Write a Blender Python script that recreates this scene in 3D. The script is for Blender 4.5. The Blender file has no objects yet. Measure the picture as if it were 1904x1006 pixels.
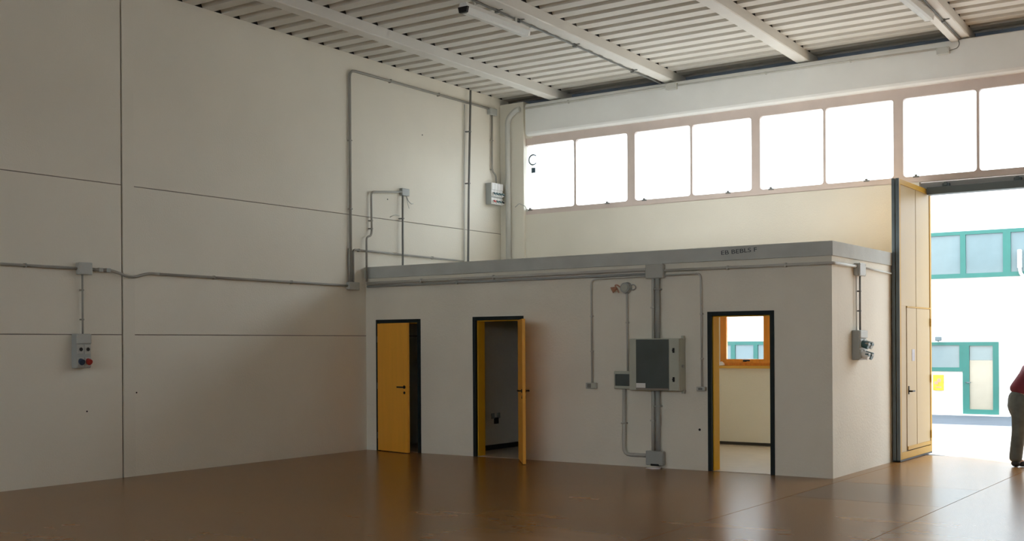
import bpy, bmesh, math, random
from mathutils import Vector, Matrix
random.seed(7)
S = bpy.context.scene
COL = S.collection
PI = math.pi

# ------------------------------------------------------------------ camera
YAW, ROLL = 0.6083, -0.0059
CAM = Vector((12.7729, -14.1674, 1.70))
fw = Vector((-math.sin(YAW), math.cos(YAW), 0))
rt = Vector((math.cos(YAW), math.sin(YAW), 0))
up = Vector((0, 0, 1))
R_ = math.cos(ROLL) * rt + math.sin(ROLL) * up
U_ = -math.sin(ROLL) * rt + math.cos(ROLL) * up
cd = bpy.data.cameras.new('camera')
cam = bpy.data.objects.new('camera', cd); COL.objects.link(cam)
cd.sensor_width = 36.0
cd.lens = 2150.7 / 1904 * 36.0
cd.shift_y = (641.23 - 503) / 1904
cd.clip_end = 300
m = Matrix((( R_.x, U_.x, -fw.x, CAM.x), (R_.y, U_.y, -fw.y, CAM.y), (R_.z, U_.z, -fw.z, CAM.z), (0, 0, 0, 1)))
cam.matrix_world = m
S.camera = cam

# ------------------------------------------------------------------ light
w = bpy.data.worlds.new('sky'); S.world = w; w.use_nodes = True
bg = w.node_tree.nodes['Background']
bg.inputs[0].default_value = (0.84, 0.93, 1.0, 1)
bg.inputs[1].default_value = 1.15
sd = bpy.data.lights.new('sun', 'SUN'); sd.energy = 7.4; sd.angle = 0.01; sd.color = (1, 0.98, 0.95)
sun = bpy.data.objects.new('sun', sd); COL.objects.link(sun)
sun.rotation_euler = Vector((0.68, -0.48, -0.55)).to_track_quat('-Z', 'Y').to_euler()
sun.location = (-14, 16, 22)

S.view_settings.view_transform = 'Standard'
S.view_settings.look = 'None'
S.view_settings.gamma = 1
S.view_settings.use_curve_mapping = False
S.view_settings.exposure = 2.33
cy = S.cycles
cy.max_bounces = 12; cy.diffuse_bounces = 8; cy.glossy_bounces = 5; cy.transparent_max_bounces = 12
cy.use_denoising = True
cy.sample_clamp_indirect = 8
cy.caustics_reflective = False; cy.caustics_refractive = False

# ------------------------------------------------------------------ materials
def new_mat(name):
    mt = bpy.data.materials.new(name); mt.use_nodes = True
    return mt, mt.node_tree, mt.node_tree.nodes['Principled BSDF']

def mat(name, col, rough=0.5, metal=0.0, var=0.06, scale=3.0, bump=0.0, bscale=60.0, spec=0.5, stretch=(1, 1, 1)):
    mt, nt, b = new_mat(name)
    b.inputs['Roughness'].default_value = rough
    b.inputs['Metallic'].default_value = metal
    b.inputs['Specular IOR Level'].default_value = spec
    tc = nt.nodes.new('ShaderNodeTexCoord')
    mp = nt.nodes.new('ShaderNodeMapping'); mp.inputs['Scale'].default_value = stretch
    nt.links.new(tc.outputs['Object'], mp.inputs[0])
    n = nt.nodes.new('ShaderNodeTexNoise'); n.inputs['Scale'].default_value = scale; n.inputs['Detail'].default_value = 5
    nt.links.new(mp.outputs[0], n.inputs['Vector'])
    r = nt.nodes.new('ShaderNodeValToRGB')
    r.color_ramp.elements[0].position = 0.3; r.color_ramp.elements[1].position = 0.7
    r.color_ramp.elements[0].color = tuple(c * (1 - var) for c in col) + (1,)
    r.color_ramp.elements[1].color = tuple(min(1, c * (1 + var)) for c in col) + (1,)
    nt.links.new(n.outputs['Fac'], r.inputs[0])
    nt.links.new(r.outputs[0], b.inputs['Base Color'])
    if bump:
        n2 = nt.nodes.new('ShaderNodeTexNoise'); n2.inputs['Scale'].default_value = bscale; n2.inputs['Detail'].default_value = 3
        nt.links.new(tc.outputs['Object'], n2.inputs['Vector'])
        bp = nt.nodes.new('ShaderNodeBump'); bp.inputs['Strength'].default_value = bump; bp.inputs['Distance'].default_value = 0.01
        nt.links.new(n2.outputs['Fac'], bp.inputs['Height']); nt.links.new(bp.outputs[0], b.inputs['Normal'])
    return mt

def floor_mat(name, c0, c1):
    mt, nt, b = new_mat(name)
    N, L = nt.nodes, nt.links
    g = N.new('ShaderNodeNewGeometry')
    mp = N.new('ShaderNodeMapping'); mp.inputs['Scale'].default_value = (0.5, 1.3, 1); mp.inputs['Rotation'].default_value = (0, 0, 0.35)
    L.new(g.outputs['Position'], mp.inputs[0])
    n = N.new('ShaderNodeTexNoise'); n.inputs['Scale'].default_value = 1.3; n.inputs['Detail'].default_value = 2; n.inputs['Roughness'].default_value = 0.5
    L.new(mp.outputs[0], n.inputs['Vector'])
    r = N.new('ShaderNodeValToRGB'); r.color_ramp.elements[0].position = 0.2; r.color_ramp.elements[1].position = 0.8
    r.color_ramp.elements[0].color = c0 + (1,); r.color_ramp.elements[1].color = c1 + (1,)
    L.new(n.outputs['Fac'], r.inputs[0]); L.new(r.outputs[0], b.inputs['Base Color'])
    b.inputs['Roughness'].default_value = 0.25
    n2 = N.new('ShaderNodeTexNoise'); n2.inputs['Scale'].default_value = 5.0; n2.inputs['Detail'].default_value = 2
    L.new(g.outputs['Position'], n2.inputs['Vector'])
    bp = N.new('ShaderNodeBump'); bp.inputs['Strength'].default_value = 0.05; bp.inputs['Distance'].default_value = 0.02
    L.new(n2.outputs['Fac'], bp.inputs['Height']); L.new(bp.outputs[0], b.inputs['Normal'])
    b.inputs['Specular IOR Level'].default_value = 0.3
    return mt

def glass_mat(name, tint=(1, 1, 1), refl=1.0):
    mt = bpy.data.materials.new(name); mt.use_nodes = True
    nt = mt.node_tree; N, L = nt.nodes, nt.links
    N.remove(N['Principled BSDF'])
    t = N.new('ShaderNodeBsdfTransparent'); t.inputs[0].default_value = tint + (1,)
    gl = N.new('ShaderNodeBsdfGlossy'); gl.inputs['Roughness'].default_value = 0.02
    lw = N.new('ShaderNodeLayerWeight'); lw.inputs['Blend'].default_value = 0.5
    pw = N.new('ShaderNodeMath'); pw.operation = 'POWER'; pw.inputs[1].default_value = 5.0
    L.new(lw.outputs['Facing'], pw.inputs[0])
    fr = N.new('ShaderNodeMath'); fr.operation = 'MULTIPLY_ADD'; fr.inputs[1].default_value = 0.9; fr.inputs[2].default_value = 0.04
    L.new(pw.outputs[0], fr.inputs[0])
    mx = N.new('ShaderNodeMixShader')
    L.new(fr.outputs[0], mx.inputs[0]); L.new(t.outputs[0], mx.inputs[1]); L.new(gl.outputs[0], mx.inputs[2])
    L.new(mx.outputs[0], N['Material Output'].inputs[0])
    return mt

M = {}
M['wall'] = mat('wall_paint', (0.765, 0.73, 0.635), 0.75, var=0.03, scale=0.8, bump=0.25, bscale=45, spec=0.3)
M['boxwall'] = mat('cabin_wall_paint', (0.775, 0.745, 0.65), 0.8, var=0.04, scale=1.2, bump=0.35, bscale=35, spec=0.3)
M['joint'] = mat('joint_dark_grey', (0.26, 0.23, 0.20), 0.9, var=0.1)  # dark grey for joints and the cabinet's lower strip
M['concrete'] = mat('grey_painted_concrete', (0.50, 0.525, 0.505), 0.8, var=0.08, scale=2.5, bump=0.2, bscale=50, spec=0.3)
M['ceil'] = mat('ceiling_white_sheet', (0.64, 0.62, 0.57), 0.6, var=0.03, scale=1.0)
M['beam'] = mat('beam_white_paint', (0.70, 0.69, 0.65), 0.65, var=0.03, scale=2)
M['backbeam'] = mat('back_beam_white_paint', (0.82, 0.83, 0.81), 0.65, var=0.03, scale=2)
M['flashing'] = mat('gap_shade_flashing', (0.22, 0.27, 0.34), 0.6, var=0.1)  # blue-grey base carries the shade in the gap above the edge beam
M['floor'] = floor_mat('brown_sealed_floor', (0.20, 0.092, 0.022), (0.32, 0.16, 0.048))
M['floor2'] = floor_mat('brown_sealed_floor_patch', (0.125, 0.075, 0.045), (0.19, 0.115, 0.07))
M['tile'] = mat('pale_room_floor', (0.52, 0.45, 0.36), 0.35, var=0.05, scale=4)
M['winframe'] = mat('pinkish_beige_frame', (0.68, 0.58, 0.53), 0.5, var=0.04)
M['glass'] = glass_mat('window_glass', (0.97, 0.99, 1.0))
M['darkframe'] = mat('dark_green_black_frame', (0.012, 0.020, 0.022), 0.55, var=0.15, spec=0.2)
M['yellow'] = mat('yellow_door_laminate', (0.86, 0.41, 0.045), 0.42, var=0.04, scale=2, stretch=(6, 6, 0.5))
M['lining'] = mat('yellow_door_lining', (0.80, 0.44, 0.022), 0.55, var=0.05, spec=0.15)
M['orange'] = mat('orange_varnished_wood', (0.78, 0.29, 0.03), 0.35, var=0.12, scale=4, stretch=(5, 5, 0.6))
M['ochre'] = mat('ochre_sill', (0.66, 0.37, 0.06), 0.4, var=0.06)
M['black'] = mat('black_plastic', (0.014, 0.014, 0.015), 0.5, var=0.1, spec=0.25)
M['basebd'] = mat('dark_skirting', (0.025, 0.022, 0.02), 0.4, var=0.15)
M['pipe'] = mat('grey_pvc_conduit', (0.50, 0.50, 0.46), 0.5, var=0.05)
M['pipewall'] = mat('dusty_grey_conduit', (0.31, 0.30, 0.265), 0.55, var=0.06)
M['pipelight'] = mat('pale_pvc_conduit', (0.56, 0.56, 0.52), 0.5, var=0.05)
M['pipedark'] = mat('dark_grey_conduit', (0.17, 0.175, 0.165), 0.5, var=0.08)
M['greybox'] = mat('grey_plastic_box', (0.44, 0.45, 0.42), 0.5, var=0.05)
M['greyboxdk'] = mat('mid_grey_plastic_box', (0.36, 0.38, 0.365), 0.5, var=0.06)
M['cab'] = mat('pale_grey_green_cabinet', (0.45, 0.47, 0.40), 0.45, var=0.04)
M['smoked'] = mat('smoked_window', (0.07, 0.09, 0.09), 0.15, var=0.12, scale=3)
M['white'] = mat('white_plastic', (0.8, 0.8, 0.78), 0.45, var=0.03)
M['red'] = mat('red_plastic', (0.42, 0.035, 0.03), 0.45, var=0.08)
M['blue'] = mat('blue_plastic', (0.03, 0.055, 0.10), 0.45, var=0.08)
M['teal'] = mat('dark_teal_plastic', (0.03, 0.10, 0.11), 0.45, var=0.08)
M['rust'] = mat('reddish_brown_horn', (0.45, 0.24, 0.16), 0.6, var=0.15, scale=20)
M['gate'] = mat('cream_yellow_gate_sheet', (0.34, 0.235, 0.095), 0.45, var=0.04, scale=1.5, spec=0.3)
M['gateframe'] = mat('yellow_gate_frame', (0.38, 0.21, 0.016), 0.5, var=0.05, spec=0.2)
M['steel'] = mat('dark_steel', (0.10, 0.13, 0.14), 0.5, var=0.1)
M['steelgrey'] = mat('grey_steel_lintel', (0.36, 0.36, 0.34), 0.55, var=0.06)
M['notice'] = mat('grey_white_notice', (0.36, 0.35, 0.37), 0.8, var=0.05, scale=25)
M['paper'] = mat('paper_notice', (0.80, 0.78, 0.80), 0.8, var=0.02)
M['ground'] = mat('pale_concrete_yard', (0.17, 0.17, 0.17), 0.9, var=0.05, scale=0.6)
M['shadeground'] = mat('blue_grey_shade_strip', (0.055, 0.070, 0.09), 0.9, var=0.1, scale=1.5)  # dark tone standing for shadow on the yard
M['facade'] = mat('white_render', (0.85, 0.84, 0.82), 0.9, var=0.02)
M['bounce'] = mat('white_bounce_top', (0.84, 0.84, 0.83), 0.9, var=0.05)
M['green'] = mat('sea_green_frame', (0.012, 0.12, 0.10), 0.45, var=0.06)
M['paneblue'] = mat('sky_tinted_pane', (0.15, 0.205, 0.22), 0.12, var=0.1, scale=1.2)  # pale blue base paints the sky reflected in the panes
M['panewarm'] = mat('pale_warm_pane', (0.32, 0.29, 0.23), 0.12, var=0.12, scale=1.0)
M['yellowbox'] = mat('yellow_sign', (0.50, 0.36, 0.02), 0.5, var=0.25, scale=7)
M['lampglass'] = mat('frosted_lamp_cover', (0.66, 0.68, 0.66), 0.35, var=0.03)
M['print'] = mat('faded_stencil_ink', (0.05, 0.06, 0.075), 0.9, var=0.3, scale=30)
M['printblue'] = mat('blue_grey_window_print', (0.06, 0.11, 0.15), 0.8, var=0.1)
M['trousers'] = mat('grey_trousers', (0.11, 0.125, 0.12), 0.85, var=0.2, scale=9, bump=0.4, bscale=18)
M['shirt'] = mat('dark_red_top', (0.16, 0.022, 0.04), 0.85, var=0.15, scale=8, bump=0.3, bscale=20)
M['skin'] = mat('skin', (0.52, 0.30, 0.21), 0.5, var=0.05)
M['hair'] = mat('dark_hair', (0.03, 0.02, 0.015), 0.6, var=0.3, scale=30)
M['shoe'] = mat('black_shoe', (0.02, 0.02, 0.022), 0.45, var=0.1)
M['copper'] = mat('bare_wire', (0.16, 0.13, 0.11), 0.5)

# ------------------------------------------------------------------ mesh builder
FRONT = lambda y=0.0: Matrix(((1, 0, 0, 0), (0, 0, -1, y), (0, 1, 0, 0), (0, 0, 0, 1)))     # (u,v,w) -> x=u, z=v, y=y0-w
SIDE = lambda x=0.0: Matrix(((0, 0, 1, x), (1, 0, 0, 0), (0, 1, 0, 0), (0, 0, 0, 1)))       # (u,v,w) -> y=u, z=v, x=x0+w
IDN = Matrix.Identity(4)
WL = {}

class MB:
    def __init__(s, T=IDN):
        s.bm = bmesh.new(); s.T = T
    def _add(s, b, smooth=False):
        b.transform(s.T)
        if smooth:
            for f in b.faces: f.smooth = True
        me = bpy.data.meshes.new('tmp'); b.to_mesh(me); b.free()
        s.bm.from_mesh(me); bpy.data.meshes.remove(me)
    def box(s, a, b, bev=0.0, seg=2):
        c = [(a[i] + b[i]) / 2 for i in range(3)]; d = [abs(b[i] - a[i]) for i in range(3)]
        q = bmesh.new(); bmesh.ops.create_cube(q, size=1)
        bmesh.ops.transform(q, matrix=Matrix.Translation(c) @ Matrix.Diagonal((*d, 1)), verts=q.verts)
        if bev: bmesh.ops.bevel(q, geom=q.edges[:], offset=min(bev, min(d) * 0.45), segments=seg, affect='EDGES', profile=0.5)
        s._add(q); return s
    def cyl(s, p0, p1, r0, r1=None, n=14):
        p0, p1 = Vector(p0), Vector(p1); r1 = r0 if r1 is None else r1
        q = bmesh.new(); L = (p1 - p0).length
        bmesh.ops.create_cone(q, cap_ends=True, segments=n, radius1=r0, radius2=r1, depth=L)
        rot = (p1 - p0).to_track_quat('Z', 'Y').to_matrix().to_4x4()
        bmesh.ops.transform(q, matrix=Matrix.Translation((p0 + p1) / 2) @ rot, verts=q.verts)
        s._add(q); return s
    def sph(s, c, r, sc=(1, 1, 1), n=12):
        q = bmesh.new(); bmesh.ops.create_uvsphere(q, u_segments=n, v_segments=max(6, n // 2 + 2), radius=r)
        bmesh.ops.transform(q, matrix=Matrix.Translation(c) @ Matrix.Diagonal((*sc, 1)), verts=q.verts)
        s._add(q, True); return s
    def tube(s, pts, r, fil=0.06, n=8, cap=True):
        P = [Vector(p) for p in pts]; Q = [P[0]]
        for i in range(1, len(P) - 1):
            a, b, c = P[i - 1], P[i], P[i + 1]
            d1, d2 = (a - b), (c - b)
            k = min(fil, d1.length * 0.45, d2.length * 0.45)
            if fil <= 0 or d1.normalized().dot(d2.normalized()) < -0.999: Q.append(b); continue
            s0, s1 = b + d1.normalized() * k, b + d2.normalized() * k
            for t in (0, .25, .5, .75, 1):
                Q.append((1 - t) ** 2 * s0 + 2 * t * (1 - t) * b + t * t * s1)
        Q.append(P[-1])
        q = bmesh.new(); rings = []; nrm = None
        for i, p in enumerate(Q):
            t = (Q[min(i + 1, len(Q) - 1)] - Q[max(i - 1, 0)]).normalized()
            if nrm is None:
                nrm = t.orthogonal().normalized()
            nrm = (nrm - t * nrm.dot(t)).normalized(); bn = t.cross(nrm)
            rings.append([q.verts.new(p + (nrm * math.cos(2 * PI * j / n) + bn * math.sin(2 * PI * j / n)) * r) for j in range(n)])
        for a, b in zip(rings, rings[1:]):
            for j in range(n):
                q.faces.new((a[j], a[(j + 1) % n], b[(j + 1) % n], b[j])).smooth = True
        if cap:
            q.faces.new(rings[0][::-1]); q.faces.new(rings[-1])
        s._add(q); return s
    def prism(s, poly, w0, w1):       # polygon (u,v) extruded along w
        q = bmesh.new()
        a = [q.verts.new((u, v, w0)) for u, v in poly]; b = [q.verts.new((u, v, w1)) for u, v in poly]
        q.faces.new(a[::-1]); q.faces.new(b)
        for i in range(len(poly)):
            j = (i + 1) % len(poly); q.faces.new((a[i], a[j], b[j], b[i]))
        s._add(q); return s
    def mesh(s, verts, faces):
        q = bmesh.new(); v = [q.verts.new(p) for p in verts]
        for f in faces: q.faces.new([v[i] for i in f])
        s._add(q); return s
    def from_me(s, me):
        q = bmesh.new(); q.from_mesh(me); s._add(q); return s
    def build(s, name, material, parent=None, loc=None):
        bmesh.ops.recalc_face_normals(s.bm, faces=s.bm.faces)
        if loc is None:
            xs = [v.co for v in s.bm.verts]
            lo = [min(v[i] for v in xs) for i in range(3)]; hi = [max(v[i] for v in xs) for i in range(3)]
            loc = Vector(((lo[0] + hi[0]) / 2, (lo[1] + hi[1]) / 2, lo[2]))
        loc = Vector(loc)
        s.bm.transform(Matrix.Translation(-loc))
        me = bpy.data.meshes.new(name); s.bm.to_mesh(me); s.bm.free()
        me.materials.append(material)
        o = bpy.data.objects.new(name, me); COL.objects.link(o)
        WL[o.name] = loc
        for h in (o, o.cycles):
            if hasattr(h, 'shadow_terminator_geometry_offset'): h.shadow_terminator_geometry_offset = 0.0
        o.location = loc - (WL[parent.name] if parent else Vector())
        if parent: o.parent = parent
        return o

def tag(o, label=None, cat=None, group=None, kind=None):
    if label: o['label'] = label
    if cat: o['category'] = cat
    if group: o['group'] = group
    if kind: o['kind'] = kind
    return o
def empty(name, loc, label=None, cat=None, group=None, kind=None):
    o = bpy.data.objects.new(name, None); COL.objects.link(o)
    o.location = loc; o.empty_display_size = 0.1; WL[o.name] = Vector(loc)
    return tag(o, label, cat, group, kind)
def struct(name, loc, label, cat): return empty(name, loc, label, cat, kind='structure')

def flat_curve(loops, depth):          # filled 2D outline with holes, extruded; returns a mesh in (u,v,w)
    c = bpy.data.curves.new('outline', 'CURVE'); c.dimensions = '2D'; c.fill_mode = 'BOTH'; c.extrude = depth / 2
    for lp in loops:
        sp = c.splines.new('POLY'); sp.points.add(len(lp) - 1); sp.use_cyclic_u = True
        for p, (x, y) in zip(sp.points, lp): p.co = (x, y, 0, 1)
    ob = bpy.data.objects.new('outline', c); me = bpy.data.meshes.new_from_object(ob)
    bpy.data.objects.remove(ob); bpy.data.curves.remove(c)
    return me
def rrect(x0, x1, y0, y1, r=0.05, n=5):
    out = []
    for cx, cyy, a0 in ((x1 - r, y1 - r, 0), (x0 + r, y1 - r, PI / 2), (x0 + r, y0 + r, PI), (x1 - r, y0 + r, 1.5 * PI)):
        for i in range(n + 1):
            a = a0 + PI / 2 * i / n; out.append((cx + r * math.cos(a), cyy + r * math.sin(a)))
    return out
def text_mesh(txt, size):
    c = bpy.data.curves.new('t', 'FONT'); c.body = txt; c.size = size; c.extrude = 0.001
    ob = bpy.data.objects.new('t', c); me = bpy.data.meshes.new_from_object(ob)
    bpy.data.objects.remove(ob); bpy.data.curves.remove(c); return me

# ================================================================== SETTING
XR, YF = 22.0, -24.0            # right wall, front wall (behind the camera)
YB = 3.90                       # window plane of the back wall
L, H = 7.79, 2.98               # cabin length and height
ZD = lambda y: 6.385 + 0.007 * (3.9 - y)      # underside of the roof deck

# ---- floor of slabs
fl = struct('floor', (10, -5, 0), 'brown glossy sealed concrete floor of the hall', 'floor')
MB().box((-0.2, YF, -0.30), (XR + .2, 3.72, -0.012)).build('floor_base', M['joint'], fl)
g = 0.004
for x0, x1, y0, y1, mm in ((0, 7.95, YF, 3.72, 'floor'), (7.95, 9.6, YF, -1.85, 'floor'), (7.95, 9.6, -1.85, -0.22, 'floor2'),
                           (7.95, 9.6, -0.22, 3.72, 'floor'), (9.6, XR, YF, 3.72, 'floor')):
    MB().box((x0 + g, y0 + g, -0.03), (x1 - g, y1 - g, 0.0)).build('floor_slab', M[mm], fl)

# ---- left wall of precast panels
wl = struct('wall_left', (0, -5, 0), 'long cream wall of precast panels with joints', 'wall')
MB().box((-0.30, YF - .2, -0.2), (-0.022, 4.4, 6.36)).build('wall_core', M['joint'], wl)
MB().box((-0.34, YF - .2, -0.2), (-0.30, 4.5, 6.9)).build('outer_skin', M['wall'], wl)
JX = -4.70
zj = (0.0, 1.862, 3.812)
for (y0, y1, split) in ((YF, -14.0, 1), (-14.0, JX, 1), (JX, -4.51, 0), (-4.51, 4.1, 1)):
    a, b = y0 + (0.014 if y0 in (JX, -14.0) else 0), y1 - (0.014 if y1 in (JX, -14.0) else 0)
    zs = [(0, 1.862), (1.862, 3.812), (3.812, 6.40)] if split else [(0, 6.40)]
    for z0, z1 in zs:
        q0 = z0 + (0.006 if z0 else 0); q1 = z1 - (0.006 if z1 < 6 else 0)
        ztop0 = min(q1, ZD(a) - .002) if z1 > 6 else q1
        ztop1 = min(q1, ZD(b) - .002) if z1 > 6 else q1
        if z1 > 6: ztop0, ztop1 = ZD(a), ZD(b)
        mb = MB(SIDE())
        mb.prism([(a, q0), (b, q0), (b, ztop1), (a, ztop0)], -0.05, 0.0)
        mb.build('wall_panel', M['wall'], wl)
# tiny anchor holes and scuffs that show on the wall
for y, z in ((1.476, 5.363), (-4.49, 1.10), (-5.24, 0.89), (0.55, 4.15)):
    MB(SIDE()).cyl((y, z, 0.0), (y, z, 0.004), 0.011, n=8).build('anchor_hole', M['black'], wl)

# ---- roof deck and beams
ce = struct('ceiling', (10, -5, 6.4), 'white corrugated sheet roof deck carried on beams', 'ceiling')
verts, faces = [], []
pitch = 0.345; ph = 0.03
prof = []
k0 = int((YF - ph) / pitch) - 1
k = k0
while True:
    yc = ph + pitch * k
    if yc + 0.1 > 4.28: break
    prof += [(yc - 0.075, 0.0), (yc - 0.040, 0.085), (yc + 0.040, 0.085), (yc + 0.075, 0.0)]
    k += 1
prof.append((4.30, 0.0))
mb = MB()
n = len(prof)
vs = [(-0.29, y, ZD(y) + h) for y, h in prof] + [(XR + .2, y, ZD(y) + h) for y, h in prof]
mb.mesh(vs, [(i, i + 1, n + i + 1, n + i) for i in range(n - 1)])
mb.build('roof_sheet', M['ceil'], ce)
def plugs(xe, W_, name):           # black fillers added to paint the shade in the flute voids above a support
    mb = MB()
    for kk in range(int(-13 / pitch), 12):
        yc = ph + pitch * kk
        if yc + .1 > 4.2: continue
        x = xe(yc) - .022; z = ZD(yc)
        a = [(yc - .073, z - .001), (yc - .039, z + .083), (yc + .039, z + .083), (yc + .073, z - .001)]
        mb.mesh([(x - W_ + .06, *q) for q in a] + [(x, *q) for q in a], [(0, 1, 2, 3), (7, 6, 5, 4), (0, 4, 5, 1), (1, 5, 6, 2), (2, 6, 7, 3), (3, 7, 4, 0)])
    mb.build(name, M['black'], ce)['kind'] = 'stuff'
plugs(lambda y: .018, .25, 'shade_plugs')
for xa, xb in ((1.36, 1.45), (3.72, 3.88), (6.11, 6.30), (8.57, 8.78), (10.75, 11.1), (13.1, 13.5), (15.4, 15.8), (17.8, 18.2), (20.2, 20.6)):
    # right edge at the back wall (xa) and five metres nearer (xb)
    xe = lambda y: xa + (xb - xa) * (3.75 - y) / 5.5 if y > -6 else xa + (xb - xa) * 9.75 / 5.5
    y0, y1 = YF, 4.27
    W_, D_ = 0.215, 0.165
    vv = []
    for y in (y1, -6.0, y0):
        x = xe(y); zt = ZD(y) - 0.001
        vv += [(x - W_ + .02, y, zt), (x - W_, y, zt - D_ + .012), (x - W_ + .012, y, zt - D_), (x - .012, y, zt - D_), (x, y, zt - D_ + .012), (x - .02, y, zt)]
    ff = [tuple(range(6)), tuple(range(17, 11, -1))]
    for s_ in (0, 6):
        for i in range(6):
            j = (i + 1) % 6; ff.append((s_ + i, s_ + j, s_ + 6 + j, s_ + 6 + i))
    MB().mesh(vv, ff).build('roof_beam', M['beam'], ce)
    plugs(xe, W_, 'shade_plugs')
MB().box((-0.3, 4.28, 6.0), (XR + .2, 4.46, 6.85)).build('rear_flashing', M['flashing'], ce)

# ---- back wall
wb = struct('wall_back', (10, 3.9, 0), 'white back wall with clerestory windows above the cabin', 'wall')
X0W, GX0, GX1 = 0.0, 7.80, 11.3
rw0, rw1, rz0, rz1 = 4.50, 7.40, 1.33, 2.42        # window of the right-hand cabin room
mb = MB()
mb.box((X0W, 3.87, -0.1), (rw0, 4.10, 4.146)); mb.box((rw1, 3.87, -0.1), (GX0, 4.10, 4.146))
mb.box((rw0, 3.87, -0.1), (rw1, 4.10, rz0)); mb.box((rw0, 3.87, rz1), (rw1, 4.10, 4.146))
mb.box((GX1, 3.87, -0.1), (XR, 4.10, 4.146))
mb.build('lower_wall', M['wall'], wb)
mb = MB()
bx0 = 0.64
pb = [(3.74, 5.67), (3.755, 5.635), (3.79, 5.61), (4.02, 5.61), (4.02, 6.06), (4.46, 6.06), (4.46, 6.20), (3.755, 6.20), (3.74, 6.185)]
vv = [(bx0, y, z) for y, z in pb] + [(XR, y, z) for y, z in pb]; n = len(pb)
mb.mesh(vv, [tuple(range(n)), tuple(range(2 * n - 1, n - 1, -1))] + [(i, (i + 1) % n, n + (i + 1) % n, n + i) for i in range(n)])
mb.build('edge_beam', M['backbeam'], wb)
MB().box((0.0, 3.81, 0), (0.545, 4.15, 6.27), 0.01).build('corner_pilaster', M['wall'], wb)
MB().box((0.0, 3.86, 5.58), (0.70, 4.46, 6.20)).build('beam_bearing', M['wall'], wb)
MB().box((-0.3, 4.10, 0), (0.30, 4.30, 6.3)).build('corner_return', M['wall'], wb)
mb = MB(); mb.box((GX0, 3.96, 4.05), (GX1, 4.10, 4.146)); mb.build('gate_lintel', M['steelgrey'], wb)

# ---- the clerestory windows: every unit a pair of panes
for i in range(8):
    ux = 0.50 + 2.342 * i if i else 0.50
    ux = (0.46, 2.795, 5.145, 7.482, 9.82, 12.16, 14.50, 16.84)[i]
    ue = (2.795, 5.145, 7.482, 9.82, 12.16, 14.50, 16.84, 19.18)[i]
    a = ux + 0.075; b = ue - 0.075; c = (a + b) / 2
    wn = struct('window_%d' % (i + 1), ((a + b) / 2, YB, 4.15), '%s clerestory window from the back corner, two panes in a pinkish beige frame' % ('first', 'second', 'third', 'fourth', 'fifth', 'sixth', 'seventh', 'eighth')[i], 'window')
    me = flat_curve([[(ux, 4.146), (ue, 4.146), (ue, 5.61), (ux, 5.61)], rrect(a, c - .02, 4.243, 5.455), rrect(c + .02, b, 4.243, 5.455)], 0.07)
    MB(FRONT(YB + .02)).from_me(me).build('window_frame', M['winframe'], wn)
    for p0, p1 in ((a, c - .02), (c + .02, b)):
        MB().box((p0 - .03, YB + .015, 4.22), (p1 + .03, YB + .023, 5.48)).build('pane', M['glass'], wn)
    for lx in (ux + 0.19, ue - 0.48) if i < 1 else (ux + 0.27, ue - 0.49):
        mb = MB(FRONT(YB - .015)); mb.box((lx - .045, 4.222, 0), (lx + .045, 4.244, .025), .004); mb.box((lx - .018, 4.235, 0), (lx + .018, 4.268, .035), .004)
        mb.build('window_latch', M['pipedark'], wn)
    if i == 0:
        mb = MB(FRONT(YB + .012)); mb.from_me(flat_curve([[(0.69 + 0.105 * math.cos(t), 5.176 + 0.105 * math.sin(t)) for t in [0.75 + k * 0.2 for k in range(25)]] +
                     [(0.69 + 0.082 * math.cos(t), 5.176 + 0.082 * math.sin(t)) for t in [0.75 + k * 0.2 for k in range(24, -1, -1)]]], 0.002))
        mb.build('letter_c', M['printblue'], wn)
        MB(FRONT(YB + .012)).box((0.655, 4.93, 0), (0.745, 5.025, .002)).build('square_print', M['printblue'], wn)
        mb = MB(); mb.tube([(0.36, 3.79, 4.30), (0.46, 3.78, 4.36), (0.58, 3.80, 4.30), (0.585, 3.86, 4.21)], 0.008, 0.02)
        mb.cyl((0.585, 3.86, 4.205), (0.585, 3.86, 4.25), 0.018)
        mb.build('opening_rod', M['pipe'], wn)
MB().box((19.1, 3.87, 4.1), (XR, 4.10, 5.7)).build('end_wall', M['wall'], wb)

# ---- front and right walls behind the camera
wr = struct('wall_right', (XR, -10, 0), 'cream side wall on the far right of the hall', 'wall')
MB().box((XR, YF - .2, -0.2), (XR + .25, 4.5, 6.9)).build('wall_sheet', M['wall'], wr)
wf = struct('wall_front', (10, YF, 0), 'cream wall behind the viewer with a high strip opening added for fill light', 'wall')
mb = MB(); mb.box((-0.3, YF - .25, -0.2), (XR + .25, YF, 3.1)); mb.box((-0.3, YF - .25, 5.6), (XR + .25, YF, 6.9))
mb.box((-0.3, YF - .25, 3.1), (1.0, YF, 5.6)); mb.box((21, YF - .25, 3.1), (XR + .25, YF, 5.6))  # the high opening is invented, sized for fill light on the cabin front
mb.build('wall_sheet', M['wall'], wf)

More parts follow.
